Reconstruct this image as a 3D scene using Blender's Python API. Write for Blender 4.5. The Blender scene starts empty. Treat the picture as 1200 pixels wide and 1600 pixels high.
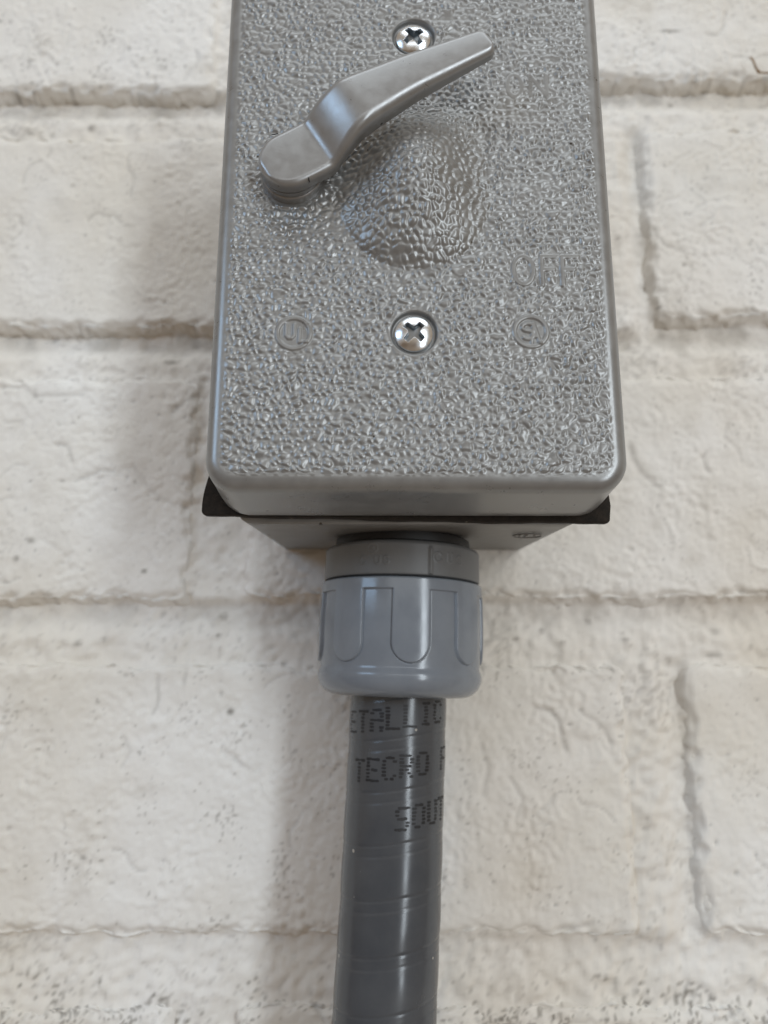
import bpy, math
import numpy as np
from mathutils import Matrix, Vector

MM = 0.001
sc = bpy.context.scene
col = sc.collection
RNG = np.random.default_rng(7)

# ------------------------------------------------------------------ camera
cam_d = bpy.data.cameras.new('camera')
cam = bpy.data.objects.new('camera', cam_d)
col.objects.link(cam)
sc.camera = cam
cam_d.sensor_fit = 'VERTICAL'
cam_d.sensor_height = 36.0
cam_d.lens = 1153.7 / 1600 * 36.0
cam_d.clip_start = 0.005
cam_d.clip_end = 50
PITCH = math.radians(12.358)
ROLL = math.radians(0.126)
cam.matrix_world = (Matrix.Translation((-5.4 * MM, -190.13 * MM, -87.7 * MM))
                    @ Matrix.Rotation(math.pi / 2 + PITCH, 4, 'X') @ Matrix.Rotation(ROLL, 4, 'Z'))
cam_d.dof.use_dof = True
cam_d.dof.focus_distance = 0.131
cam_d.dof.aperture_fstop = 14.0

# ------------------------------------------------------------------ world, lamps, exposure
world = bpy.data.worlds.new('World')
sc.world = world
world.use_nodes = True
bg = world.node_tree.nodes['Background']
bg.inputs['Color'].default_value = (1.0, 0.77, 0.54, 1)
bg.inputs['Strength'].default_value = 0.37

def area(name, loc, target, sx, sz, power, color):
    d = bpy.data.lights.new(name, 'AREA')
    d.shape = 'RECTANGLE'; d.size = sx; d.size_y = sz
    d.energy = power; d.color = color
    o = bpy.data.objects.new(name, d); col.objects.link(o)
    o.location = loc
    o.rotation_euler = (Vector(target) - Vector(loc)).to_track_quat('-Z', 'Y').to_euler()
    return o

# daylight that comes in under the roof: a tall opening to the right, open sky to the left
area('daylight_opening_right', (1.50, -2.60, 0.05), (0, 0, -0.05), 0.36, 2.7, 42, (0.84, 0.93, 1.0))
area('daylight_sky_left', (-2.15, -2.0, 0.95), (0, 0, 0), 1.1, 1.0, 19, (0.46, 0.70, 1.0))
area('daylight_yard_front', (0.25, -3.0, 0.80), (0, 0, 0), 2.6, 0.5, 9, (0.88, 0.95, 1.0))  # added lamp behind the camera, for sheen low on the cover
area('daylight_high_front', (0.3, -1.3, 2.5), (0, 0, 0), 2.8, 1.2, 29, (0.84, 0.93, 1.0))

vs = sc.view_settings
vs.view_transform = 'Standard'
vs.look = 'None'
vs.exposure = 0.0
vs.gamma = 1.0

# ------------------------------------------------------------------ helpers
def tag(o, label=None, cat=None, group=None, kind=None):
    if label: o['label'] = label
    if cat: o['category'] = cat
    if group: o['group'] = group
    if kind: o['kind'] = kind
    return o

def empty(name, loc=(0, 0, 0)):
    o = bpy.data.objects.new(name, None)
    o.empty_display_size = 0.02
    o.location = [c * MM for c in loc]
    col.objects.link(o)
    return o

def build(name, verts, quads, mat, parent=None, origin=(0, 0, 0), sharp=None, attrs=None):
    """verts in mm (N,3), quads (M,4) or list of faces"""
    v = (np.asarray(verts, np.float64) - np.asarray(origin, float)) * MM
    me = bpy.data.meshes.new(name)
    if isinstance(quads, np.ndarray):
        n = quads.shape[1]
        me.vertices.add(len(v)); me.vertices.foreach_set('co', v.astype(np.float32).ravel())
        me.loops.add(quads.size); me.loops.foreach_set('vertex_index', quads.astype(np.int32).ravel())
        me.polygons.add(len(quads))
        me.polygons.foreach_set('loop_start', np.arange(0, quads.size, n, dtype=np.int32))
        me.update(calc_edges=True)
    else:
        me.from_pydata([tuple(p) for p in v], [], [tuple(q) for q in quads]); me.update()
    me.polygons.foreach_set('use_smooth', np.ones(len(me.polygons), bool))
    if attrs:
        for k, a in attrs.items():
            at = me.attributes.new(k, 'FLOAT', 'POINT')
            at.data.foreach_set('value', np.asarray(a, np.float32).ravel())
    if sharp:
        me.set_sharp_from_angle(angle=math.radians(sharp))
    me.validate()
    me.materials.append(mat)
    o = bpy.data.objects.new(name, me)
    col.objects.link(o)
    o.location = [c * MM for c in origin]
    if parent:
        o.parent = parent
        o.location = [(origin[i] * MM - parent_world(parent)[i]) for i in range(3)]
    return o

def parent_world(p):
    l = Vector(p.location)
    while p.parent:
        p = p.parent; l = l + Vector(p.location)
    return l

def grid_quads(ny, nx, wrap=False):
    i = np.arange(ny - 1)[:, None]; j = np.arange(nx if wrap else nx - 1)[None, :]
    j2 = (j + 1) % nx
    a = i * nx + j; b = i * nx + j2; c = (i + 1) * nx + j2; d = (i + 1) * nx + j
    return np.stack([a, b, c, d], -1).reshape(-1, 4)

def sstep(a, b, x):
    t = np.clip((x - a) / (b - a), 0, 1)
    return t * t * (3 - 2 * t)

def spectral(ny, nx, step, fun, seed):
    """noise with spectrum fun(wavelength_mm), normalised to unit deviation"""
    r = np.random.default_rng(seed)
    w = r.standard_normal((ny, nx))
    ky = np.fft.fftfreq(ny, step)[:, None]; kx = np.fft.rfftfreq(nx, step)[None, :]
    k = np.sqrt(kx * kx + ky * ky); k[0, 0] = 1e-6
    s = np.fft.irfft2(np.fft.rfft2(w) * fun(1.0 / k), s=(ny, nx))
    s -= s.mean()
    return s / s.std()

def band(L, sig):
    return lambda lam: np.exp(-(np.log(lam / L) ** 2) / (2 * sig * sig)) * lam

def fractal(lo, hi, beta):
    return lambda lam: np.where((lam > lo) & (lam < hi), lam ** beta, 0) 

def seg_dist(X, Z, lines):
    """distance to polylines"""
    D = np.full(X.shape, 1e9)
    for pl in lines:
        for (ax, az), (bx, bz) in zip(pl[:-1], pl[1:]):
            dx, dz = bx - ax, bz - az
            t = np.clip(((X - ax) * dx + (Z - az) * dz) / (dx * dx + dz * dz + 1e-12), 0, 1)
            D = np.minimum(D, np.hypot(X - ax - t * dx, Z - az - t * dz))
    return D

def arc(cx, cz, rx, rz, a0=0, a1=360, n=24):
    return [(cx + rx * math.cos(math.radians(a0 + (a1 - a0) * i / n)), cz + rz * math.sin(math.radians(a0 + (a1 - a0) * i / n))) for i in range(n + 1)]

def rounded_slab(cx, cz, W, H, r, step, y0, hfun, prof):
    """front relief over a rounded rectangle W x H (the flat region), skirt rings prof=[(outset, y offset)].
       hfun(X, Z, inside_distance, shape) -> height towards the viewer"""
    a, b = W / 2, H / 2
    nz = max(3, int((H - 2 * r) / step)); na = max(5, int(1.57 * r / step) + 1)
    ang = np.linspace(0, math.pi / 2, na)
    low = -(b - r) - r * np.cos(ang)          # from -b up to -(b-r)
    zs = np.concatenate([low[:-1], np.linspace(-(b - r), b - r, nz), -low[::-1][1:]])
    over = np.clip(np.abs(zs) - (b - r), 0, r)
    hw = a - r + np.sqrt(np.maximum(r * r - over * over, 0))
    nx = max(3, int(W / step))
    u = np.linspace(-1, 1, nx)
    X = u[None, :] * hw[:, None]; Z = np.repeat(zs[:, None], nx, 1)
    qx = np.abs(X) - (a - r); qz = np.abs(Z) - (b - r)
    sdf = np.hypot(np.maximum(qx, 0), np.maximum(qz, 0)) + np.minimum(np.maximum(qx, qz), 0) - r
    h, attrs = hfun(X + cx, Z + cz, -sdf)
    ny = len(zs)
    P = np.stack([X + cx, y0 - h, Z + cz], -1)
    idx = np.arange(ny * nx).reshape(ny, nx)
    loop = np.concatenate([idx[0, :], idx[1:, -1], idx[-1, -2::-1], idx[-2:0:-1, 0]])
    flat = P.reshape(-1, 3)
    lx = flat[loop, 0] - cx; lz = flat[loop, 2] - cz
    nxv = np.where(np.abs(lz) > b - r - 1e-6, np.sign(lx) * np.maximum(np.abs(lx) - (a - r), 0), np.sign(lx))
    nzv = np.where(np.abs(lz) > b - r - 1e-6, np.sign(lz) * (np.abs(lz) - (b - r)), 0.0)
    n = np.hypot(nxv, nzv); nxv, nzv = nxv / n, nzv / n
    rings = []
    base = np.stack([flat[loop, 0], np.full(len(loop), float(y0)), flat[loop, 2]], -1)
    for o, y in prof:
        R = base.copy(); R[:, 0] += nxv * o; R[:, 2] += nzv * o; R[:, 1] += y
        rings.append(R)
    V = np.concatenate([flat] + rings)
    L = len(loop); ids = [loop] + [ny * nx + k * L + np.arange(L) for k in range(len(prof))]
    Q = [grid_quads(ny, nx)]
    for A, B in zip(ids[:-1], ids[1:]):
        Q.append(np.stack([A, B, np.roll(B, -1), np.roll(A, -1)], -1))
    out = {}
    for k, v in attrs.items():
        vv = v.ravel()
        out[k] = np.concatenate([vv] + [vv[loop]] * len(prof))
    return V, np.concatenate(Q), out

def lathe(prof, n, axis=(0, 0), rfun=None):
    """prof list of (radius, z); theta 0 faces the viewer (-Y), positive to +X"""
    th = np.linspace(-math.pi, math.pi, n, endpoint=False)
    R = np.array([p[0] for p in prof])[:, None] + 0 * th[None, :]
    Z = np.array([p[1] for p in prof])[:, None] + 0 * th[None, :]
    T = th[None, :] + 0 * Z
    if rfun is not None:
        R = R + rfun(T, Z, R)
    V = np.stack([axis[0] + R * np.sin(T), axis[1] - R * np.cos(T), Z], -1).reshape(-1, 3)
    return V, grid_quads(len(prof), n, True)[:, ::-1]

# ------------------------------------------------------------------ materials
def new_mat(name):
    m = bpy.data.materials.new(name); m.use_nodes = True
    nt = m.node_tree
    return m, nt, nt.nodes['Principled BSDF']

def noise_node(nt, scale, detail=4, rough=.55, coord='Object'):
    tc = nt.nodes.new('ShaderNodeTexCoord'); nz = nt.nodes.new('ShaderNodeTexNoise')
    nz.inputs['Scale'].default_value = scale; nz.inputs['Detail'].default_value = detail
    nz.inputs['Roughness'].default_value = rough
    nt.links.new(tc.outputs[coord], nz.inputs['Vector'])
    return nz

def ramp(nt, src, stops):
    r = nt.nodes.new('ShaderNodeValToRGB')
    while len(r.color_ramp.elements) < len(stops): r.color_ramp.elements.new(0.5)
    for e, (p, c) in zip(r.color_ramp.elements, stops):
        e.position = p; e.color = (*c, 1) if len(c) == 3 else c
    nt.links.new(src, r.inputs['Fac'])
    return r

def bump(nt, src, bs, strength, dist):
    b = nt.nodes.new('ShaderNodeBump'); b.inputs['Strength'].default_value = strength
    b.inputs['Distance'].default_value = dist
    nt.links.new(src, b.inputs['Height']); nt.links.new(b.outputs['Normal'], bs.inputs['Normal'])
    return b

def surface(name, c0, c1, scale, rough, metallic=0.0, spec=0.5, bstr=0.1, bscale=None, bdist=0.0001, rvar=0.06, coat=0, specks=None):
    m, nt, bs = new_mat(name)
    n = noise_node(nt, scale, 5)
    r = ramp(nt, n.outputs['Fac'], [(0.3, c0), (0.7, c1)])
    nt.links.new(r.outputs['Color'], bs.inputs['Base Color'])
    if specks:                      # dust grains and flecks of dirt: (cells per metre, share of cells, grain size, colour)
        sc_, share, size, colr = specks
        tcv = nt.nodes.new('ShaderNodeTexCoord'); vo = nt.nodes.new('ShaderNodeTexVoronoi')
        vo.inputs['Scale'].default_value = sc_
        nt.links.new(tcv.outputs['Object'], vo.inputs['Vector'])
        lt = nt.nodes.new('ShaderNodeMath'); lt.operation = 'LESS_THAN'; lt.inputs[1].default_value = size
        nt.links.new(vo.outputs['Distance'], lt.inputs[0])
        sep = nt.nodes.new('ShaderNodeSeparateColor'); nt.links.new(vo.outputs['Color'], sep.inputs['Color'])
        l2 = nt.nodes.new('ShaderNodeMath'); l2.operation = 'LESS_THAN'; l2.inputs[1].default_value = share
        nt.links.new(sep.outputs['Red'], l2.inputs[0])
        ml = nt.nodes.new('ShaderNodeMath'); ml.operation = 'MULTIPLY'
        nt.links.new(lt.outputs['Value'], ml.inputs[0]); nt.links.new(l2.outputs['Value'], ml.inputs[1])
        ms = nt.nodes.new('ShaderNodeMix'); ms.data_type = 'RGBA'
        nt.links.new(ml.outputs['Value'], ms.inputs['Factor']); nt.links.new(r.outputs['Color'], ms.inputs['A'])
        ms.inputs['B'].default_value = (*colr, 1)
        nt.links.new(ms.outputs['Result'], bs.inputs['Base Color'])
    n2 = noise_node(nt, bscale or scale * 4, 3)
    mr = nt.nodes.new('ShaderNodeMapRange')
    mr.inputs['From Min'].default_value = .3; mr.inputs['From Max'].default_value = .7
    mr.inputs['To Min'].default_value = rough - rvar; mr.inputs['To Max'].default_value = rough + rvar
    nt.links.new(n.outputs['Fac'], mr.inputs['Value']); nt.links.new(mr.outputs['Result'], bs.inputs['Roughness'])
    bs.inputs['Metallic'].default_value = metallic
    bs.inputs['Specular IOR Level'].default_value = spec
    bs.inputs['Coat Weight'].default_value = coat
    bump(nt, n2.outputs['Fac'], bs, bstr, bdist)
    return m

M_cover = surface('silver_grey_paint', (.23, .232, .23), (.275, .277, .274), 300, .32, metallic=.42, specks=(700, .035, .13, (.06, .05, .04)), bstr=.12, bscale=2500, bdist=.00005)
M_lever = surface('silver_lever_paint', (.285, .29, .294), (.32, .325, .328), 500, .33, metallic=.5, specks=(500, .05, .14, (.04, .03, .02)), bstr=.18, bscale=3500, bdist=.00004)
M_box = surface('grey_box_paint', (.19, .185, .178), (.23, .225, .215), 250, .42, metallic=.3, specks=(400, .12, .18, (.05, .04, .03)), bstr=.15, bscale=1800, bdist=.00006)
M_foam = surface('black_foam', (.012, .010, .008), (.032, .026, .021), 900, .85, spec=.25, specks=(700, .08, .16, (.30, .27, .22)), bstr=.6, bscale=2500, bdist=.0002)
M_rubber = surface('black_rubber', (.008, .008, .008), (.014, .013, .013), 300, .55, bstr=.1)
M_zinc = surface('zinc_screw_steel', (.64, .68, .72), (.76, .79, .82), 700, .24, metallic=1.0, bstr=.06, bscale=3000, bdist=.00005)
M_zinc_shade = surface('grimy_zinc', (.15, .19, .23), (.24, .29, .33), 900, .35, metallic=.8, bstr=.1)  # screw recess: its dark reflection is painted in as a darker zinc
M_cap = surface('blue_grey_nylon', (.175, .20, .235), (.205, .23, .262), 180, .17, spec=.5, specks=(300, .06, .12, (.45, .43, .40)), bstr=.06, bscale=900, bdist=.0001)
M_ring = surface('grey_nylon', (.125, .13, .135), (.155, .158, .16), 180, .46, spec=.45, specks=(300, .08, .14, (.05, .045, .04)), bstr=.1, bscale=900, bdist=.0001)
M_cond = surface('dark_grey_pvc', (.058, .064, .073), (.072, .078, .086), 150, .23, spec=.5, specks=(330, .07, .11, (.35, .33, .30)), bstr=.05, bscale=500, bdist=.0001, rvar=.05)
M_ink = surface('black_ink', (.017, .017, .019), (.026, .026, .028), 600, .45, spec=.3, bstr=.05)
M_twig = surface('dry_grass', (.16, .085, .03), (.30, .17, .06), 900, .7, bstr=.3)

def painted(name, c_lo, c_hi):
    m, nt, bs = new_mat(name)
    tc = nt.nodes.new('ShaderNodeNewGeometry')
    def wn(scale, det=5, rough=.55):
        n = nt.nodes.new('ShaderNodeTexNoise'); n.inputs['Scale'].default_value = scale
        n.inputs['Detail'].default_value = det; n.inputs['Roughness'].default_value = rough
        nt.links.new(tc.outputs['Position'], n.inputs['Vector']); return n
    big = wn(13, 4); fine = wn(420, 6, .65); mid = wn(110, 5)
    r1 = ramp(nt, big.outputs['Fac'], [(.36, c_lo), (.60, c_hi)])
    # faint grey-brown grime blotches
    r2 = ramp(nt, mid.outputs['Fac'], [(.56, (0, 0, 0)), (.80, (.38, .38, .38))])
    mx = nt.nodes.new('ShaderNodeMix'); mx.data_type = 'RGBA'
    nt.links.new(r2.outputs['Color'], mx.inputs['Factor'])
    nt.links.new(r1.outputs['Color'], mx.inputs['A']); mx.inputs['B'].default_value = (.46, .42, .36, 1)
    at = nt.nodes.new('ShaderNodeAttribute'); at.attribute_name = 'dirt'
    mul = nt.nodes.new('ShaderNodeMath'); mul.operation = 'MULTIPLY'
    fr = ramp(nt, fine.outputs['Fac'], [(.30, (.45, .45, .45)), (.62, (1, 1, 1))])
    nt.links.new(at.outputs['Fac'], mul.inputs[0]); nt.links.new(fr.outputs['Color'], mul.inputs[1])
    mx2 = nt.nodes.new('ShaderNodeMix'); mx2.data_type = 'RGBA'
    nt.links.new(mul.outputs['Value'], mx2.inputs['Factor'])
    nt.links.new(mx.outputs['Result'], mx2.inputs['A']); mx2.inputs['B'].default_value = (.085, .068, .048, 1)
    nt.links.new(mx2.outputs['Result'], bs.inputs['Base Color'])
    bs.inputs['Roughness'].default_value = .62
    bs.inputs['Specular IOR Level'].default_value = .35
    bump(nt, fine.outputs['Fac'], bs, .22, .0004)
    return m

M_brick = painted('white_painted_brick', (.685, .645, .575), (.775, .76, .73))
M_mortar = painted('white_painted_mortar', (.675, .63, .555), (.765, .745, .71))

# ------------------------------------------------------------------ the painted brick wall
wall = empty('brick_wall', (0, 3, -40))
tag(wall, 'white painted brick wall with struck mortar joints behind the grey box', 'wall')

MARKS = [(-64.0,-4.0,2.2,0.8,.9),(-110.1,68.3,1.0,0.6,.7),(-92.6,70.5,1.0,0.9,.8),(-116.0,82.2,0.8,0.7,.8),(-89.9,80.9,0.8,0.7,.6),
 (-46.6,-73.4,1.4,1.1,.8),(-48.8,-74.0,.6,.5,.6),(-47.5,-78.4,0.8,0.6,.7),(-66.9,-62.1,0.8,0.6,.8),(-100.0,-59.0,0.8,0.7,.9),(-96.4,-54.3,1.2,0.9,.6),
 (-82.8,-80.4,1.0,0.8,.55),(-76.4,-79.2,0.9,0.8,.5),(-43.1,-96.9,.9,0.8,1),(-54.9,-88.9,0.5,2.3,.35),(81.0,103.7,3.2,0.5,.8),(81.5,81.6,0.9,1.1,.7),
 (23.0,-74.6,0.6,1.0,.7),(35.0,-76.9,0.8,0.8,.6),(47.2,-74.5,0.9,1.0,.5),(79.3,-76.8,1.4,1.0,.5),(78.0,-82.7,2.5,0.5,.6),(48.3,-157.0,0.8,0.5,.8),
 (-76.4,-130.3,0.8,0.6,.6),(25.9,-107.0,0.6,0.5,.5),(66.5,-39.1,1.6,.5,.35),(-95.2,49.8,0.8,0.7,.45),(-78.5,37.0,1.8,0.6,.4),(-55.9,56.6,2.0,0.5,.45),(-57.6,5.8,0.8,0.6,.7),
 (-118,5.5,1.2,.8,.6),(-84,3.2,.8,.6,.4),(70,88.5,1,.7,.5),(92,86,1.4,.7,.5),(100,89,1.2,.6,.6),(40,-80,1,.6,.45),(28,-79,.8,.7,.6),(56,-79,1.2,.6,.4)]

def mark_field(X, Z):
    d = np.zeros(X.shape)
    for (x, z, rx, rz, s) in MARKS:
        d = np.maximum(d, s * np.exp(-(((X - x) / rx) ** 2 + ((Z - z) / rz) ** 2) ** 1.5))
    return d

def pits(X, Z, x0, x1, z0, z1, n, seed, rmin=.25, rmax=.7):
    r = np.random.default_rng(seed)
    out = np.zeros(X.shape)
    xs = X[X.shape[0] // 2]; zs = Z[:, 0]
    for _ in range(n):
        px, pz = r.uniform(x0, x1), r.uniform(z0, z1); rad = rmin + (rmax - rmin) * r.random() ** 2.5; e = r.uniform(.6, 1.7); s = r.uniform(.4, 1)
        j0, j1 = np.searchsorted(xs, [px - 4 * rad, px + 4 * rad]); i0, i1 = np.searchsorted(zs, [pz - 4 * rad, pz + 4 * rad])
        if j1 <= j0 or i1 <= i0: continue
        sx, sz = X[i0:i1, j0:j1], Z[i0:i1, j0:j1]
        g = s * np.exp(-(((sx - px) / (rad * e)) ** 2 + ((sz - pz) / (rad / e)) ** 2) ** 1.4)
        out[i0:i1, j0:j1] = np.maximum(out[i0:i1, j0:j1], g)
    return out

def creases(X, Z, x0, x1, z0, z1, n, seed):
    """little scars and paint wrinkles: short wandering steps in the surface"""
    r = np.random.default_rng(seed)
    out = np.zeros(X.shape)
    xs = X[X.shape[0] // 2]; zs = Z[:, 0]
    for _ in range(n):
        p = np.array([r.uniform(x0 + 4, x1 - 4), r.uniform(z0 + 4, z1 - 4)]); a = r.uniform(0, 6.28); w = r.uniform(.25, .65); amp = r.uniform(.15, .55) * r.choice([-1, 1, -1])
        pts = [p.copy()]
        for _ in range(r.integers(4, 11)):
            a += r.normal(0, .45); p = p + 1.5 * np.array([math.cos(a), math.sin(a)]); pts.append(p.copy())
        pts = np.array(pts)
        j0, j1 = np.searchsorted(xs, [pts[:, 0].min() - 3, pts[:, 0].max() + 3]); i0, i1 = np.searchsorted(zs, [pts[:, 1].min() - 3, pts[:, 1].max() + 3])
        if j1 <= j0 or i1 <= i0: continue
        D = seg_dist(X[i0:i1, j0:j1], Z[i0:i1, j0:j1], [[tuple(q) for q in pts]])
        out[i0:i1, j0:j1] += amp * np.exp(-(D / w) ** 2)
    return out

SCARS = [([(-71.5, -34.5), (-69.5, -38), (-66.5, -41), (-60, -45)], .35, .7), ([(60, -28), (60.6, -32), (62.5, -35.5), (66.5, -39.3)], .5, .9),
 ([(32.5, -95.8), (36, -96.6), (37.8, -99.5), (38.2, -103), (39, -106)], .55, .7), ([(42.5, -96.5), (46, -98.6), (48.5, -100.5), (50, -104)], .4, .6),
 ([(-109, -12), (-102.5, -12), (-100, -14.6), (-93, -14.4), (-87, -14)], .5, .7), ([(-44.5, -105.5), (-42.5, -107), (-40.3, -109.8)], .35, .5),
 ([(-69, -103), (-67.2, -106.5), (-69, -110)], .4, .5), ([(86, -67), (92, -67.8), (97, -66)], .5, .7), ([(-98, -103), (-99.5, -108), (-100, -114)], .35, .6),
 ([(18, -103), (20, -110), (18.5, -116)], .35, .8), ([(25, -112), (28, -117), (26.5, -121)], .4, .6), ([(-88, -38), (-80, -37.5), (-72, -34.6)], .25, .7)]
def scar_field(X, Z):
    out = np.zeros(X.shape)
    xs = X[X.shape[0] // 2]; zs = Z[:, 0]
    for pts, amp, w in SCARS:
        px = [p[0] for p in pts]; pz = [p[1] for p in pts]
        j0, j1 = np.searchsorted(xs, [min(px) - 4, max(px) + 4]); i0, i1 = np.searchsorted(zs, [min(pz) - 4, max(pz) + 4])
        if j1 <= j0 or i1 <= i0: continue
        out[i0:i1, j0:j1] += amp * np.exp(-(seg_dist(X[i0:i1, j0:j1], Z[i0:i1, j0:j1], [pts]) / w) ** 2)
    return out

FACE = -2.0        # brick faces (mm), the box back sits on them
BR = [  # x0, x1, z0, z1, roughness, label
 (-250, -55.8, 81.0, 147, .9, None), (-43.5, 152, 85.6, 150, 1.1, None),
 (-137, 57.0, 4.8, 67.2, .8, None), (69.0, 263, 8.2, 70.4, .9, None),
 (-248, -54.4, -70.6, -7.8, .9, None), (-42.6, 151.5, -69.9, -7.4, 1.0, None),
 (-138, 55.7, -148.2, -84.2, 1.0, None), (68.2, 262, -148.3, -84.0, .6, None),
 (-250, -52, -225, -160.8, 1.2, None), (-40, 154, -225, -160.4, 1.2, None)]

for bi, (x0, x1, z0, z1, rg, lab) in enumerate(BR):
    step = .55
    W, H = x1 - x0, z1 - z0
    inset = 1.6
    def hf(X, Z, d, bi=bi, rg=rg, step=step, x0=x0, x1=x1, z0=z0, z1=z1):
        ny, nx = X.shape
        big = spectral(ny, nx, step, band(38, .5), 100 + bi)
        mid = spectral(ny, nx, step, band(9, .5), 200 + bi)
        fin = spectral(ny, nx, step, band(2.6, .45), 300 + bi)
        vfin = spectral(ny, nx, step, band(1.4, .35), 400 + bi)
        mask = sstep(-.6, 1.2, spectral(ny, nx, step, band(26, .4), 500 + bi))
        h = .18 * big + rg * (.085 * mid + (.04 + .075 * mask) * fin + .045 * vfin)
        cr = creases(X, Z, max(x0, -125), min(x1, 120), max(z0, -170), min(z1, 110), 26 if bi != 7 else 8, 600 + bi)
        cr -= scar_field(X, Z)
        h += .8 * rg * cr
        p = pits(X, Z, max(x0, -125), min(x1, 120), max(z0, -170), min(z1, 110), int(130 * rg), 700 + bi, .2, .55)
        h -= .55 * p
        ragged = spectral(ny, nx, step, band(7, .6), 800 + bi)
        edge = 1 - sstep(0, np.clip(1.7 + .6 * ragged, .6, 3.2), d)
        h -= edge * np.clip(.9 + .35 * ragged, .3, 1.7)
        dirt_shade = np.maximum(mark_field(X, Z) * .95, .60 * p)
        dirt_shade = np.maximum(dirt_shade, np.clip(-cr - .12, 0, 1) * .75)
        dirt_shade = np.maximum(dirt_shade, [.6, .35, .3, .5, .2, .25, .45, .2, .7, .7][bi] * sstep(1.9, 3.0, spectral(ny, nx, step, band(1.7, .5), 70 + bi) + .7 * spectral(ny, nx, step, band(16, .5), 80 + bi)))
        if bi >= 8:    # gritty soil lodged along the top of the lowest course
            g = spectral(ny, nx, step, band(1.5, .5), 900 + bi); lo = spectral(ny, nx, step, band(14, .5), 950 + bi)
            dirt_shade = np.maximum(dirt_shade, sstep(.5, 1.6, g + .9 * lo - 1.25 + .6 * sstep(-14, -2, Z - z1)) * .75)
        return h, {'dirt': dirt_shade}
    prof = [(.45, 2.0), (.9, 2.6), (1.3, 3.4), (1.6, 5.0), (1.6, 9.0)]
    V, Q, A = rounded_slab((x0 + x1) / 2, (z0 + z1) / 2, W - 2 * inset, H - 2 * inset, 2.2, step, FACE, hf, prof)
    # wavering arrises
    dd = np.maximum(np.abs(V[:, 0] - (x0 + x1) / 2) - W / 2 + 6, np.abs(V[:, 2] - (z0 + z1) / 2) - H / 2 + 6)
    wob = sstep(0, 6, dd)
    n1 = spectral(1, 700, .4, band(18, .5), 40 + bi)[0]; n2 = spectral(1, 700, .4, band(18, .5), 60 + bi)[0]
    V[:, 2] += wob * (.28 * np.interp(V[:, 0], np.arange(700) * .4 + x0, n1) + .3 * np.sin(V[:, 0] * .11 + bi))
    V[:, 0] += wob * (.3 * np.interp(V[:, 2], np.arange(700) * .4 + z0, n2))
    # rough undersides and sides
    rn = np.random.default_rng(20 + bi); back = V[:, 1] > FACE + 1.9
    n3 = spectral(24, 700, .4, band(4, .6), 140 + bi)
    lay = np.clip(((V[:, 1] - FACE) * 3).astype(int), 0, 23); pos = np.clip(((V[:, 0] - x0 + V[:, 2] - z0) / .4).astype(int), 0, 699)
    bumpy = np.where(back, .30 * n3[lay, pos], 0)
    V[:, 2] += bumpy * np.sign(V[:, 2] - (z0 + z1) / 2); V[:, 1] += bumpy * .5
    build('brick', V, Q, M_brick, wall, ((x0 + x1) / 2, 0, (z0 + z1) / 2), attrs=A)

def joint_depth(X, Z):
    """struck joints: deep under the brick above and at the left side of the right-hand brick, almost flush elsewhere"""
    out = np.full(X.shape, 1.2)
    rows = [(81.5, 67.2, 85.8, 70.3), (4.8, -7.8, 8.2, -7.4), (-70.6, -84.2, -70.0, -84.0), (-148.2, -160.8, -148.3, -160.4)]
    depth = [5.2, 4.8, 3.8, 2.4]
    for (tl, bl, tr, br), dp in zip(rows, depth):
        t = np.where(X < 10, tl, tr); b = np.where(X < 10, bl, br)
        f = (Z - b) / (t - b)                     # 0 at the lower brick, 1 under the upper one
        d = 1.7 + (dp - 1.7) * sstep(.30, .80, f)
        out = np.where((f >= -.1) & (f <= 1.1), d, out)
    for (xl, xr, zb, zt, dp) in [(57, 69, 5, 70, 3.8), (55.7, 68.2, -148, -84.2, 3.0), (-54.4, -42.6, -70, -8, 2.2), (-55.8, -43.5, 82, 150, 3.0), (-52, -40, -225, -161, 2.5)]:
        f = (X - xl) / (xr - xl)
        d0 = 2.0 if xl < -40 else .9
        d = d0 + (dp - d0) * sstep(.45, .9, f)
        m = (f > -.1) & (f < 1.1) & (Z > zb) & (Z < zt)
        out = np.where(m, d, out)
    return out

xs = np.concatenate([[-700, -500, -350, -260], np.arange(-190, 190, .8), [260, 350, 500, 700]])
zs = np.concatenate([[-700, -500, -350, -260], np.arange(-195, 140, .8), [200, 350, 500, 700]])
X, Z = np.meshgrid(xs, zs)
ny, nx = X.shape
rug = .22 * spectral(ny, nx, .8, band(9, .5), 31) + .16 * spectral(ny, nx, .8, band(3, .45), 32) + .08 * spectral(ny, nx, .8, band(1.8, .35), 33)
dep = joint_depth(X, Z)
k = np.ones(3) / 3
for ax in (0, 1):
    dep = np.apply_along_axis(lambda v: np.convolve(np.pad(v, 1, 'edge'), k, 'valid'), ax, dep)
pt = pits(X, Z, -125, 120, -170, 110, 420, 44, .25, .75)
soil_shade = sstep(1.0, 2.2, spectral(ny, nx, .8, band(2.2, .5), 45) + .6 * spectral(ny, nx, .8, band(30, .4), 46)) * .28
soil_shade = np.maximum(soil_shade, sstep(1.5, 2.6, spectral(ny, nx, .8, band(1.9, .4), 47) + .8 * spectral(ny, nx, .8, band(16, .5), 49)) * .8 * sstep(-149, -160, Z))
lip = np.clip((dep - 2.2) / 3.5, 0, 1) * sstep(-.9, .9, spectral(ny, nx, .8, band(12, .6), 48)) * .42
soil_shade = np.maximum(soil_shade, lip)        # brown stain mixed with painted-in shade, stronger where the joint is deeper
Y = FACE + dep - rug + .7 * pt
V = np.stack([X, Y, Z], -1).reshape(-1, 3)
build('mortar', V, grid_quads(ny, nx), M_mortar, wall, (0, 3, -40),
      attrs={'dirt': np.maximum(np.maximum(mark_field(X, Z), .45 * pt), soil_shade)})

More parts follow.
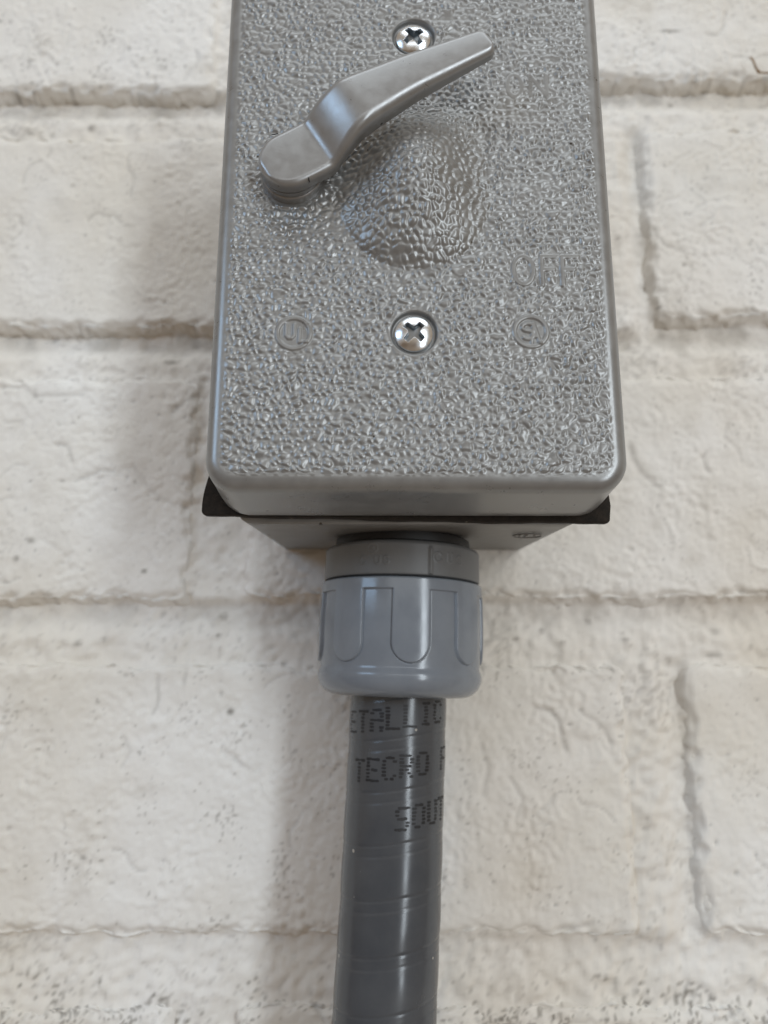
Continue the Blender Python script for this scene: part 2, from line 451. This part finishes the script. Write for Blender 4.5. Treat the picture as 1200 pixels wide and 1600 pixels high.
# ------------------------------------------------------------------ the ground below, out of frame: it shades the wall from below
M_unseen_ground = surface('brown_concrete', (.26, .19, .13), (.36, .27, .19), 6, .85, bstr=.3, bscale=60, bdist=.003)
gx = np.array([(-5000, -7000, -1150), (5000, -7000, -1150), (5000, 20, -1150), (-5000, 20, -1150)], float)
tag(build('ground', gx, np.array([[0, 1, 2, 3]]), M_unseen_ground), kind='structure')

# ------------------------------------------------------------------ the switch box
FR = -72.56        # front plane of the cover
GB = -55.6         # back of the cover, front of the gasket
BF = -53.0         # front of the box body
sw = empty('switch_box', (0, FACE, 0))
tag(sw, 'silver grey weatherproof switch box with hammered cover and lever handle on white brick', 'switch box')

# box body: shallow cast box with a little draft
def flat(X, Z, d):
    return np.zeros(X.shape), {}
V, Q, _ = rounded_slab(-.5, -.6, 65.2, 118.2, 3.0, 4, BF, flat, [(.3, .1), (.4, .5), (.2, 4), (-.9, 30), (-1.7, 50.6)])
V[:, 2] = np.where(V[:, 2] < -50, V[:, 2] + (V[:, 1] - BF) * .030, V[:, 2])
build('box_body', V, Q, M_box, sw, (0, FACE, 0), sharp=40)
# oval cast mark on the underside of the box
marks = [arc(24.6, 0, 3.0, 1.6, 0, 360, 20), [(23.0, .5), (23.0, -.5)], [(24.0, .5), (24.4, -.5), (24.9, .5)], [(26, .5), (26, -.5)]]
def tube(lines3, rad, ns=6):
    VV, FF = [], []
    for pl in lines3:
        pl = [Vector(p) for p in pl]
        base = len(VV)
        for i, p in enumerate(pl):
            t = (pl[min(i + 1, len(pl) - 1)] - pl[max(i - 1, 0)]).normalized()
            up = Vector((0, 0, 1)) if abs(t.z) < .9 else Vector((1, 0, 0))
            a = t.cross(up).normalized(); b = t.cross(a)
            rr = rad[i] if isinstance(rad, (list, tuple)) else rad
            for q in range(ns):
                an = 2 * math.pi * q / ns
                VV.append(tuple(p + a * rr * math.cos(an) + b * rr * math.sin(an)))
        for i in range(len(pl) - 1):
            for q in range(ns):
                FF.append((base + i * ns + q, base + i * ns + (q + 1) % ns, base + (i + 1) * ns + (q + 1) % ns, base + (i + 1) * ns + q))
        FF.append(tuple(base + q for q in range(ns))[::-1]); FF.append(tuple(base + (len(pl) - 1) * ns + q for q in range(ns)))
    return VV, FF
lines = [[(x, -38 + y * 1.6, -59.9 + (y * 1.6 + 15) * .030 + .02) for x, y in pl] for pl in marks]
V, F = tube(lines, .16, 5)
build('cast_mark', V, F, M_box, sw, (24.6, -38, -59.6))

# foam gasket: a square-cornered sheet, cut a little too large and slightly skewed
def gas(X, Z, d):
    return np.zeros(X.shape), {}
V, Q, _ = rounded_slab(-1.2, 0, 76.4, 118.6, .6, 1.2, GB + .15, gas, [(.15, .15), (.2, .8), (.12, 2.0), (.0, 2.6), (-1.5, 2.65)])
V[:, 2] += -.012 * (V[:, 0] + 1) - .25 * np.sin(V[:, 0] * .05 + .8) * (V[:, 2] < 0)
V[:, 1] += np.where(V[:, 2] < -50, .25 * np.sin(V[:, 0] * .11), 0)
low = V[:, 2] < -55
V[:, 2] += np.where(low, .10 * np.sin(V[:, 0] * .31) + .04 * np.sin(V[:, 0] * 1.1 + 1), 0)
V[:, 0] += np.where(V[:, 0] < -35, 2.3 * sstep(-57, -44, V[:, 2]), 0)
right = (V[:, 0] > 35)
V[:, 0] += np.where(right, -.3 + .15 * np.sin(V[:, 2] * 1.3), 0)
build('gasket', V, Q, M_foam, sw, (0, BF, 0), sharp=50)

# cover: hammered relief, dome over the switch, raised lettering, countersunk screw seats
SCREWS = [(0.0, 30.3), (-.3, -30.3)]
O1 = arc(18.75, 19.5, 1.35, 2.3); N1 = [(21.7, 17.2), (21.7, 21.8), (24.7, 17.2), (24.7, 21.8)]
O2 = arc(18.95, -18.5, 1.75, 2.65)
F1 = [[(22.2, -21.2), (22.2, -15.8), (24.9, -15.8)], [(22.2, -18.3), (24.2, -18.3)]]
F2 = [[(25.8, -21.2), (25.8, -15.8), (28.5, -15.8)], [(25.8, -18.3), (27.8, -18.3)]]
UL = [[(-22.3, -28.9), (-22.3, -30.9), (-21.9, -31.4), (-21.3, -31.4), (-20.9, -30.9), (-20.9, -28.9)], [(-20.0, -29.7), (-20.0, -32.1), (-18.9, -32.1)]]
ULc = [arc(-21.0, -30.5, 2.85, 2.85, 0, 360, 32)]
SA = [arc(19.3, -29.3, .95, .7, 40, 270, 10) + arc(19.3, -30.75, .95, .75, 90, -140, 10), [(19.9, -32.2), (20.3, -28.6), (21.3, -32.2)], [(20.1, -31), (21, -31)]]
SAc = [arc(19.8, -30.1, 2.8, 2.8, 35, 325, 30), arc(19.8, -30.1, 2.8, 2.8, -35, 35, 10)]

def pebbles(X, Z, cell, seed):
    """(gap to the next pebble, distance to the pebble's centre); some cells run together into short worms"""
    gi = np.floor(Z / cell).astype(int)
    gj = np.floor(X / cell).astype(int)
    i0, j0 = gi.min() - 2, gj.min() - 3
    ni, nj = gi.max() - i0 + 4, gj.max() - j0 + 6
    r = np.random.default_rng(seed)
    odd = ((np.arange(ni) + i0) % 2)[:, None]
    px = (np.arange(nj)[None, :] + j0 + .25 + .5 * odd + r.uniform(-.34, .34, (ni, nj))) * cell
    pz = (np.arange(ni)[:, None] + i0 + .5 + r.uniform(-.34, .34, (ni, nj))) * cell
    bias = r.uniform(-.07, .07, (ni, nj)) * cell
    gid = np.arange(ni * nj).reshape(ni, nj)
    m = r.random((ni, nj))
    for i in range(1, ni - 1):
        for j in range(1, nj - 1):
            if m[i, j] < .11: gid[i, j] = gid[i, j - 1]
            elif m[i, j] < .24: gid[i, j] = gid[i - 1, j]
    a, b = gi - i0, gj - j0
    D, G = [], []
    for di in (-1, 0, 1):
        for dj in (-2, -1, 0, 1, 2):
            D.append(np.hypot(X - px[a + di, b + dj], Z - pz[a + di, b + dj]) + bias[a + di, b + dj]); G.append(gid[a + di, b + dj])
    D = np.stack(D); G = np.stack(G)
    k = D.argmin(0)[None]
    F1 = np.take_along_axis(D, k, 0)[0]; g = np.take_along_axis(G, k, 0)
    F2 = np.where(G == g, 1e9, D).min(0)
    return F2 - F1, np.maximum(F1, 0)

def cover_relief(X, Z, d):
    ny, nx = X.shape
    st = .14
    wx = .16 * spectral(ny, nx, st, band(2.6, .4), 11); wz = .16 * spectral(ny, nx, st, band(2.6, .4), 12)
    e, f1 = pebbles(X + wx, Z + wz, 1.32, 17)
    peb = sstep(-.06, .62, e) * (.45 + .55 * np.clip(1 - (f1 / .85) ** 2, 0, 1))
    for ax in (0, 1, 0, 1):
        peb = (np.roll(peb, 1, ax) + 2 * peb + np.roll(peb, -1, ax)) / 4
    peb = peb * np.clip(1 + .15 * spectral(ny, nx, st, band(3.5, .4), 14), .5, 1.5)
    amp = .33 * sstep(-.1, .9, d)
    amp = amp * np.clip(1 + .12 * spectral(ny, nx, st, band(14, .5), 13), .6, 1.5)
    # dome
    ax = np.abs(X + .2) / 14.2; az = np.abs(Z) / 18.2
    rho = (ax ** 2.2 + az ** 2.2) ** (1 / 2.2)
    q = np.clip(1 - rho, 0, None); up = .25 + .75 * sstep(-15, 2, Z)
    dome = 5.8 * ((1 - up) * np.sin(math.pi / 2 * q ** .85) + up * sstep(0, .95, q))
    h = dome
    # lettering: smooth raised strokes standing in the hammered field
    L1 = seg_dist(X, Z, [O1, N1, O2] + F1 + F2)
    L2 = seg_dist(X, Z, UL + SA)
    L3 = seg_dist(X, Z, ULc + SAc)
    ins = np.minimum(np.hypot(X + 21, Z + 30.5), np.hypot(X - 19.8, Z + 30.1))
    amp = amp * sstep(.30, .75, L1) * sstep(.2, .6, L2) * sstep(.35, .75, L3) * (1 - .9 * sstep(2.9, 2.4, ins))
    h = h + amp * (peb - .25)
    h = h + (.14 + .12 * (Z < 0)) * sstep(.55, .30, L1) + .28 * sstep(.40, .20, L2) + .28 * sstep(.50, .24, L3)
    # hub seat
    hub = np.hypot(X + 22, Z)
    h = np.where(hub < 6.4, h * sstep(5.6, 6.4, hub), h)
    for (sx, sz) in SCREWS:
        r = np.hypot(X - sx, Z - sz)
        rim = sstep(4.9, 4.25, r)
        h = h * (1 - rim) - 1.0 * sstep(4.15, 3.75, r) + .05 * rim
    return h, {}
bev = [(2.6 * math.sin(a), 2.6 * (1 - math.cos(a))) for a in np.linspace(.12, math.radians(82), 9)]
side = [(2.62, 2.9), (2.72, 4.5), (2.82, 6.5), (2.95, 8.8), (3.10, 10.5), (3.28, 13), (3.42, 15.8), (3.3, 16.5), (2.7, 16.9), (1.0, 16.95)]
V, Q, A = rounded_slab(0, 0, 65.7, 111.4, 3.0, .14, FR, cover_relief, bev + side)
cover = build('cover', V, Q, M_cover, sw, (0, FR, 0))

# screws: domed zinc heads with a cross recess
def screw_mesh(rot):
    nr, nt_ = 56, 160
    r = np.linspace(0, 1, nr) ** .9 * 3.3
    th = np.linspace(0, 2 * math.pi, nt_, endpoint=False)
    R, T = np.meshgrid(r, th, indexing='ij')
    x, z = R * np.cos(T), R * np.sin(T)
    h = 1.05 * (1 - (R / 3.45) ** 2) ** .8
    c, s = math.cos(rot), math.sin(rot)
    u, v = x * c + z * s, -x * s + z * c
    bar = lambda a, b: np.maximum(np.abs(a) - 2.05, np.abs(b) - (.62 - .05 * np.abs(a)))
    d1, d2 = bar(u, v), bar(v, u)
    kk = .45
    hh = np.clip(.5 + .5 * (d2 - d1) / kk, 0, 1)
    sd = d2 * (1 - hh) + d1 * hh - kk * hh * (1 - hh)
    depth = sstep(.05, -.16, sd) * (1.3 + 1.2 * np.clip(1 - R / 2.1, 0, 1))
    screw_mesh.dark = np.concatenate([(depth > .55).ravel(), np.zeros(4 * nt_, bool)])
    y = -(h - depth)
    P = np.stack([x, y, z], -1)
    sk = []
    for rr, yy in ((3.36, .0), (3.36, .25), (3.2, .6), (2.2, 1.2)):
        sk.append(np.stack([rr * np.cos(th), np.full(nt_, yy), rr * np.sin(th)], -1)[None])
    P = np.concatenate([P] + sk, 0)
    return P.reshape(-1, 3), grid_quads(P.shape[0], nt_, True)
for (sx, sz), rot in zip(SCREWS, (math.radians(38), math.radians(47))):
    V, Q = screw_mesh(rot)
    o = build('screw', V + np.array([sx, FR + .45, sz]), Q[:, ::-1], M_zinc, sw, (sx, FR + .45, sz), sharp=50)
    o.data.materials.append(M_zinc_shade)
    mi = screw_mesh.dark[Q].sum(1) >= 3
    if len(mi) == len(o.data.polygons): o.data.polygons.foreach_set('material_index', mi.astype(np.int32))

# lever handle
HX, HZ, HA = -22.0, 0.0, math.radians(31.5)
S_ = [-5.5, 0, 5.5, 9, 13.6, 24.5, 36, 40.9]
W_ = [5.5, 5.5, 5.5, 5.4, 5.1, 4.0, 3.0, 2.6]
def top_h(s):
    s = np.asarray(s, float)
    t = sum(1 - (1 - np.clip((s + o - 6.0) / 8.8, 0, 1)) ** 2.0 for o in np.linspace(-.7, .7, 9)) / 9
    return 5.6 + 4.9 * t - .035 * np.clip(np.asarray(s, float) - 13, 0, None)
def thick(s):
    return np.interp(s, [-6, 5, 10, 14, 24, 41], [2.9, 2.9, 3.8, 4.2, 3.6, 2.4])
ss = np.concatenate([-5.5 * np.cos(np.linspace(0, math.pi / 2, 16)), np.linspace(.4, 38.7, 110), 38.9 + 2.0 * np.sin(np.linspace(0, math.pi / 2, 12))])
def half_w(s):
    w = np.interp(s, S_, W_)
    if s < 0: w = math.sqrt(max(5.5 ** 2 - s * s, 1e-4))
    if s > 38.8: w = 2.75 * max(1 - ((s - 38.8) / 2.12) ** 2.6, 1e-4) ** .5
    return w
AXK = np.array([(-6, -27.1, -3.1), (0, -22, 0), (5.6, -17.1, 2.75), (9.2, -14.3, 5.1), (14.0, -10.4, 8.1), (24.8, -1.1, 13.7), (37.4, 10.1, 19.4), (41, 13.3, 21.0)])
def lever_axis(s):
    # smooth curve through the stations
    x = sum(np.interp(s + o, AXK[:, 0], AXK[:, 1]) for o in np.linspace(-2.5, 2.5, 11)) / 11 if 0 < s < 38 else np.interp(s, AXK[:, 0], AXK[:, 1])
    z = sum(np.interp(s + o, AXK[:, 0], AXK[:, 2]) for o in np.linspace(-2.5, 2.5, 11)) / 11 if 0 < s < 38 else np.interp(s, AXK[:, 0], AXK[:, 2])
    return x, z
def section(w, t, rt=1.7, rb=.5):
    """closed profile across the lever: (offset, depth below the top)"""
    rt = min(rt, w * .8, t * .45); rb = min(rb, w * .5)
    P = []
    for q in np.linspace(0, math.pi / 2, 7): P.append((w - rt + rt * math.sin(q), rt - rt * math.cos(q)))
    P += [(w, t * .5), (w - .1, t - rb)]
    for q in np.linspace(.5, math.pi / 2, 3): P.append((w - .1 - rb + rb * math.cos(q), t - rb + rb * math.sin(q)))
    R = P[:]
    return R + [(-a, b) for a, b in reversed(R)]
VV = []
for s in ss:
    w = half_w(s); t = float(thick(s)); th = float(top_h(s))
    endf = 0.0
    if s < 0: endf = max(0, (-s - 4.6) / .9)
    if s > 40: endf = (s - 40) / .9
    drop = .75 * endf ** 2 if endf > 0 else 0
    cx_, cz_ = lever_axis(s)
    for (o, dpt) in section(w, t):
        x = cx_ - o * math.sin(HA)
        z = cz_ + o * math.cos(HA)
        dp = dpt + drop * (1 - dpt / t)
        VV.append((x, FR - th + dp, z))
ns = len(section(1, 1)); nsec = len(ss)
Q = grid_quads(nsec, ns, True)
FFc = [tuple(q) for q in Q] + [tuple(range(ns))[::-1], tuple((nsec - 1) * ns + i for i in range(ns))]
lever = build('handle', VV, FFc, M_lever, sw, (HX, FR, HZ), sharp=48)
V, Q = lathe([(4.0, -.5), (5.5, -.2), (5.5, .3), (5.5, 1.3), (5.4, 1.5), (5.25, 1.6), (5.25, 1.8), (5.4, 1.95), (5.45, 2.2), (5.45, 2.8), (4, 2.85)], 96)
V = np.stack([V[:, 0] + HX, FR - V[:, 2], V[:, 1] + HZ], -1)
build('hub', V, Q, M_lever, lever, (HX, FR, HZ), sharp=40)
# two little dark nicks in the rim of the lever cap
V, F = tube([[(-25.2, FR - 5.60, 4.35), (-24.6, FR - 5.62, 4.35), (-24.1, FR - 5.62, 4.55)], [(-18.55, FR - 5.35, -3.95), (-18.5, FR - 5.05, -4.3), (-18.45, FR - 4.6, -4.35)]], .09, 5)
build('scratch', V, F, M_ink, lever, (HX, FR, HZ))

# ------------------------------------------------------------------ conduit connector
AX, AY = -1.2, -28.0
ZT = -59.3
con = empty('conduit_connector', (AX, AY, ZT))
tag(con, 'blue grey plastic conduit connector with fluted nut under the switch box', 'conduit connector')
V, Q = lathe([(8, -58.6), (14.0, -58.7), (14.7, -59.2), (14.8, -60.0), (14.7, -60.9), (14.0, -61.3), (8, -61.4)], 96, (AX, AY))
build('sealing_ring', V, Q, M_rubber, con, (AX, AY, ZT), sharp=40)
# collar with small raised approval marks
def collar_relief(T, Z, R):
    s = T * 16.9; z = Z
    left = [arc(-6.6, -63.2, 1.05, 1.05, 0, 360, 20), [(-7.0, -62.8), (-7.0, -63.5), (-6.6, -63.5), (-6.6, -62.9)], [(-6.4, -63.1), (-6.4, -63.7), (-6.0, -63.7)],
            arc(-8.6, -65.6, .6, .75, 50, 310, 10), [(-5.9, -64.9), (-5.9, -66.1), (-5.5, -66.4), (-4.9, -66.1), (-4.9, -64.9)], arc(-3.6, -65.25, .5, .38, 30, 270, 8) + arc(-3.6, -66.0, .5, .38, 90, -150, 8)]
    rightm = [arc(7.0, -64.6, .9, 1.0, 30, 330, 12), [(9.4, -63.6), (9.4, -65.2), (9.9, -65.6), (10.5, -65.2), (10.5, -63.6)], arc(12.4, -64.3, .6, .45, 30, 270, 8) + arc(12.4, -65.2, .6, .45, 90, -150, 8)]
    D = seg_dist(s, z, left + rightm)
    h = .09 * sstep(.26, .10, D)
    h += .35 * np.exp(-((s - 5.4) / .35) ** 2) * sstep(-62.2, -63.2, z)      # moulding seam
    return h
prof = [(8, -61.2), (16.0, -61.3), (16.6, -61.6), (16.85, -62.0)] + [(16.9, z) for z in np.linspace(-62.2, -68.0, 60)] + [(16.8, -68.3), (16.4, -68.5), (12, -68.6)]
V, Q = lathe(prof, 720, (AX, AY), lambda T, Z, R: collar_relief(T, Z, R) * (R > 16.8))
build('collar', V, Q, M_ring, con, (AX, AY, ZT), sharp=35)
# nut with tongues hanging from its upper band
def nut_relief(T, Z, R):
    ph = (np.degrees(T) - 5.5 + 22.5) % 45 - 22.5
    s = np.radians(ph) * 17.6
    top, bot, hw = -71.3, -85.6, 3.85
    zc = bot + hw
    sd = np.where(Z > zc, np.abs(s) - hw, np.hypot(s, Z - zc) - hw)
    tongue = sstep(.10, -.10, sd)
    bandm = sstep(-71.42, -71.22, Z)
    raised = np.maximum(tongue, bandm)
    lower = sstep(-86.2, -88.2, Z)      # the recess runs out into the rounded foot
    groove = -.14 * np.exp(-(sd / .16) ** 2) * (Z < -71.3)
    return (-.55 * (1 - raised) * (1 - lower) + groove * (1 - lower)) * (Z > -89) * (Z < -69)
zz = np.concatenate([np.linspace(-69.3, -84, 150), np.linspace(-84.1, -88, 40)])
prof = [(13, -68.75), (16.9, -68.8), (17.35, -68.95), (17.5, -69.15)]
prof += [(17.5 + .28 * math.sin(math.pi * min(1, (-69.3 - z) / 19)) , z) for z in zz]
for a in np.linspace(0, math.pi / 2, 22)[1:]:
    prof.append((17.52 - 4.2 + 4.2 * math.cos(a), -88 - 4.3 * math.sin(a)))
prof += [(12.2, -92.32), (10.9, -92.1), (10.45, -91.5), (10.4, -88)]
V, Q = lathe(prof, 900, (AX, AY), nut_relief)
build('fluted_nut', V, Q, M_cap, con, (AX, AY, ZT), sharp=50)
con.rotation_euler = (0, math.radians(1.6), 0)

# ------------------------------------------------------------------ conduit
cond = empty('conduit', (-2.2, -28, -90))
tag(cond, 'dark grey flexible plastic conduit with spiral seams and black dot print', 'conduit')
RC, PITCHC = 10.15, 9.75
def axis(z):
    t = np.clip(-90 - np.asarray(z, float), -10, 400)
    return -2.15 - .036 * t - .00018 * t * t * (t > 0), -28.2 - .012 * t
z1 = np.arange(-84, -172, -.22); z2 = np.arange(-172.5, -300, -2.0)
zc_ = np.concatenate([z1, z2]); nth = 220
th = np.linspace(-math.pi, math.pi, nth, endpoint=False)
T, Zc = np.meshgrid(th, zc_)
ph = ((Zc + 100.1) - 1.25 * np.sin(T)) / PITCHC          # rings, slightly canted
f = ph - np.floor(ph)
f = np.where(f > .5, f - 1, f) * PITCHC                            # mm from the seam
seam = -.09 * np.exp(-(f / .22) ** 2) - .05 * np.exp(-((f + 2.05) / .22) ** 2) - .03 * sstep(-2.1, -1.8, f) * sstep(.1, -.2, f)
swell = .04 * np.cos((f - 3.6) / PITCHC * 2 * math.pi)
wob = .02 * np.sin(T * 3 + Zc * .21) + .012 * np.sin(T * 5 - Zc * .47)
R = RC + seam + swell + wob
axx, ayy = axis(Zc)
V = np.stack([axx + R * np.sin(T), ayy - R * np.cos(T), Zc], -1).reshape(-1, 3)
build('tube', V, grid_quads(len(zc_), nth, True)[:, ::-1], M_cond, cond, (-2.2, -28, -90))

FONT = {'E': '11111,10000,10000,11110,10000,10000,11111', 'T': '11111,00100,00100,00100,00100,00100,00100', 'A': '01110,10001,10001,11111,10001,10001,10001',
        'L': '10000,10000,10000,10000,10000,10000,11111', 'I': '01110,00100,00100,00100,00100,00100,01110', 'C': '01110,10001,10000,10000,10000,10001,01110',
        'R': '11110,10001,10001,11110,10100,10010,10001', 'O': '01110,10001,10001,10001,10001,10001,01110', 'F': '11111,10000,10000,11110,10000,10000,10000',
        'S': '01111,10000,10000,01110,00001,00001,11110', 'U': '10001,10001,10001,10001,10001,10001,01110'}
def surf(t, z, lift):
    x, y = axis(z)
    return (float(x) + (RC + .05 + lift) * math.sin(t), float(y) - (RC + .05 + lift) * math.cos(t), z)
V, F = [], []
rp = np.random.default_rng(3)
for text, t0, z0 in (('ETALLIC', -64, -96.2), ('TECRO F', -47, -105.6), ('SOUT', 8, -115.2)):
    for i, ch in enumerate(text):
        if ch == ' ': continue
        tc = math.radians(t0 + 19.3 * i)
        for r, row in enumerate(FONT[ch].split(',')):
            for c, b in enumerate(row):
                if b != '1' or rp.random() < .04: continue
                t = tc + (c - 2) * .052 + rp.normal(0, .004)
                z = z0 + 1.25 * math.sin(tc) + (3 - r) * .66 + rp.normal(0, .03)
                k = len(V); a, hgt = .043 * rp.uniform(.8, 1.15), .24 * rp.uniform(.8, 1.2)
                for (da, dz) in ((-a, -hgt * .7), (-a * .5, -hgt), (a * .5, -hgt), (a, -hgt * .7), (a, hgt * .7), (a * .5, hgt), (-a * .5, hgt), (-a, hgt * .7)):
                    V.append(surf(t + da, z + dz, .03))
                F.append(tuple(range(k, k + 8)))
build('printed_text', V, F, M_ink, cond, (-2.2, -28, -90))

# ------------------------------------------------------------------ a dry stalk caught in the upper joint
V, F = tube([[(103.3, -4.6, 91.6), (103.9, -4.8, 90.2), (104.6, -4.4, 88.4), (105.8, -3.6, 86.9)], [(104.4, -4.3, 88.6), (106.2, -3.8, 87.0), (109, -3.6, 87.1), (115, -3.4, 88.2), (121, -3.2, 88.0)]], .28, 6)
tag(build('dry_stalk', V, F, M_twig, None, (105, -4, 87.5)), 'thin brown dry grass stalk caught under brick at upper right edge', 'grass stalk')
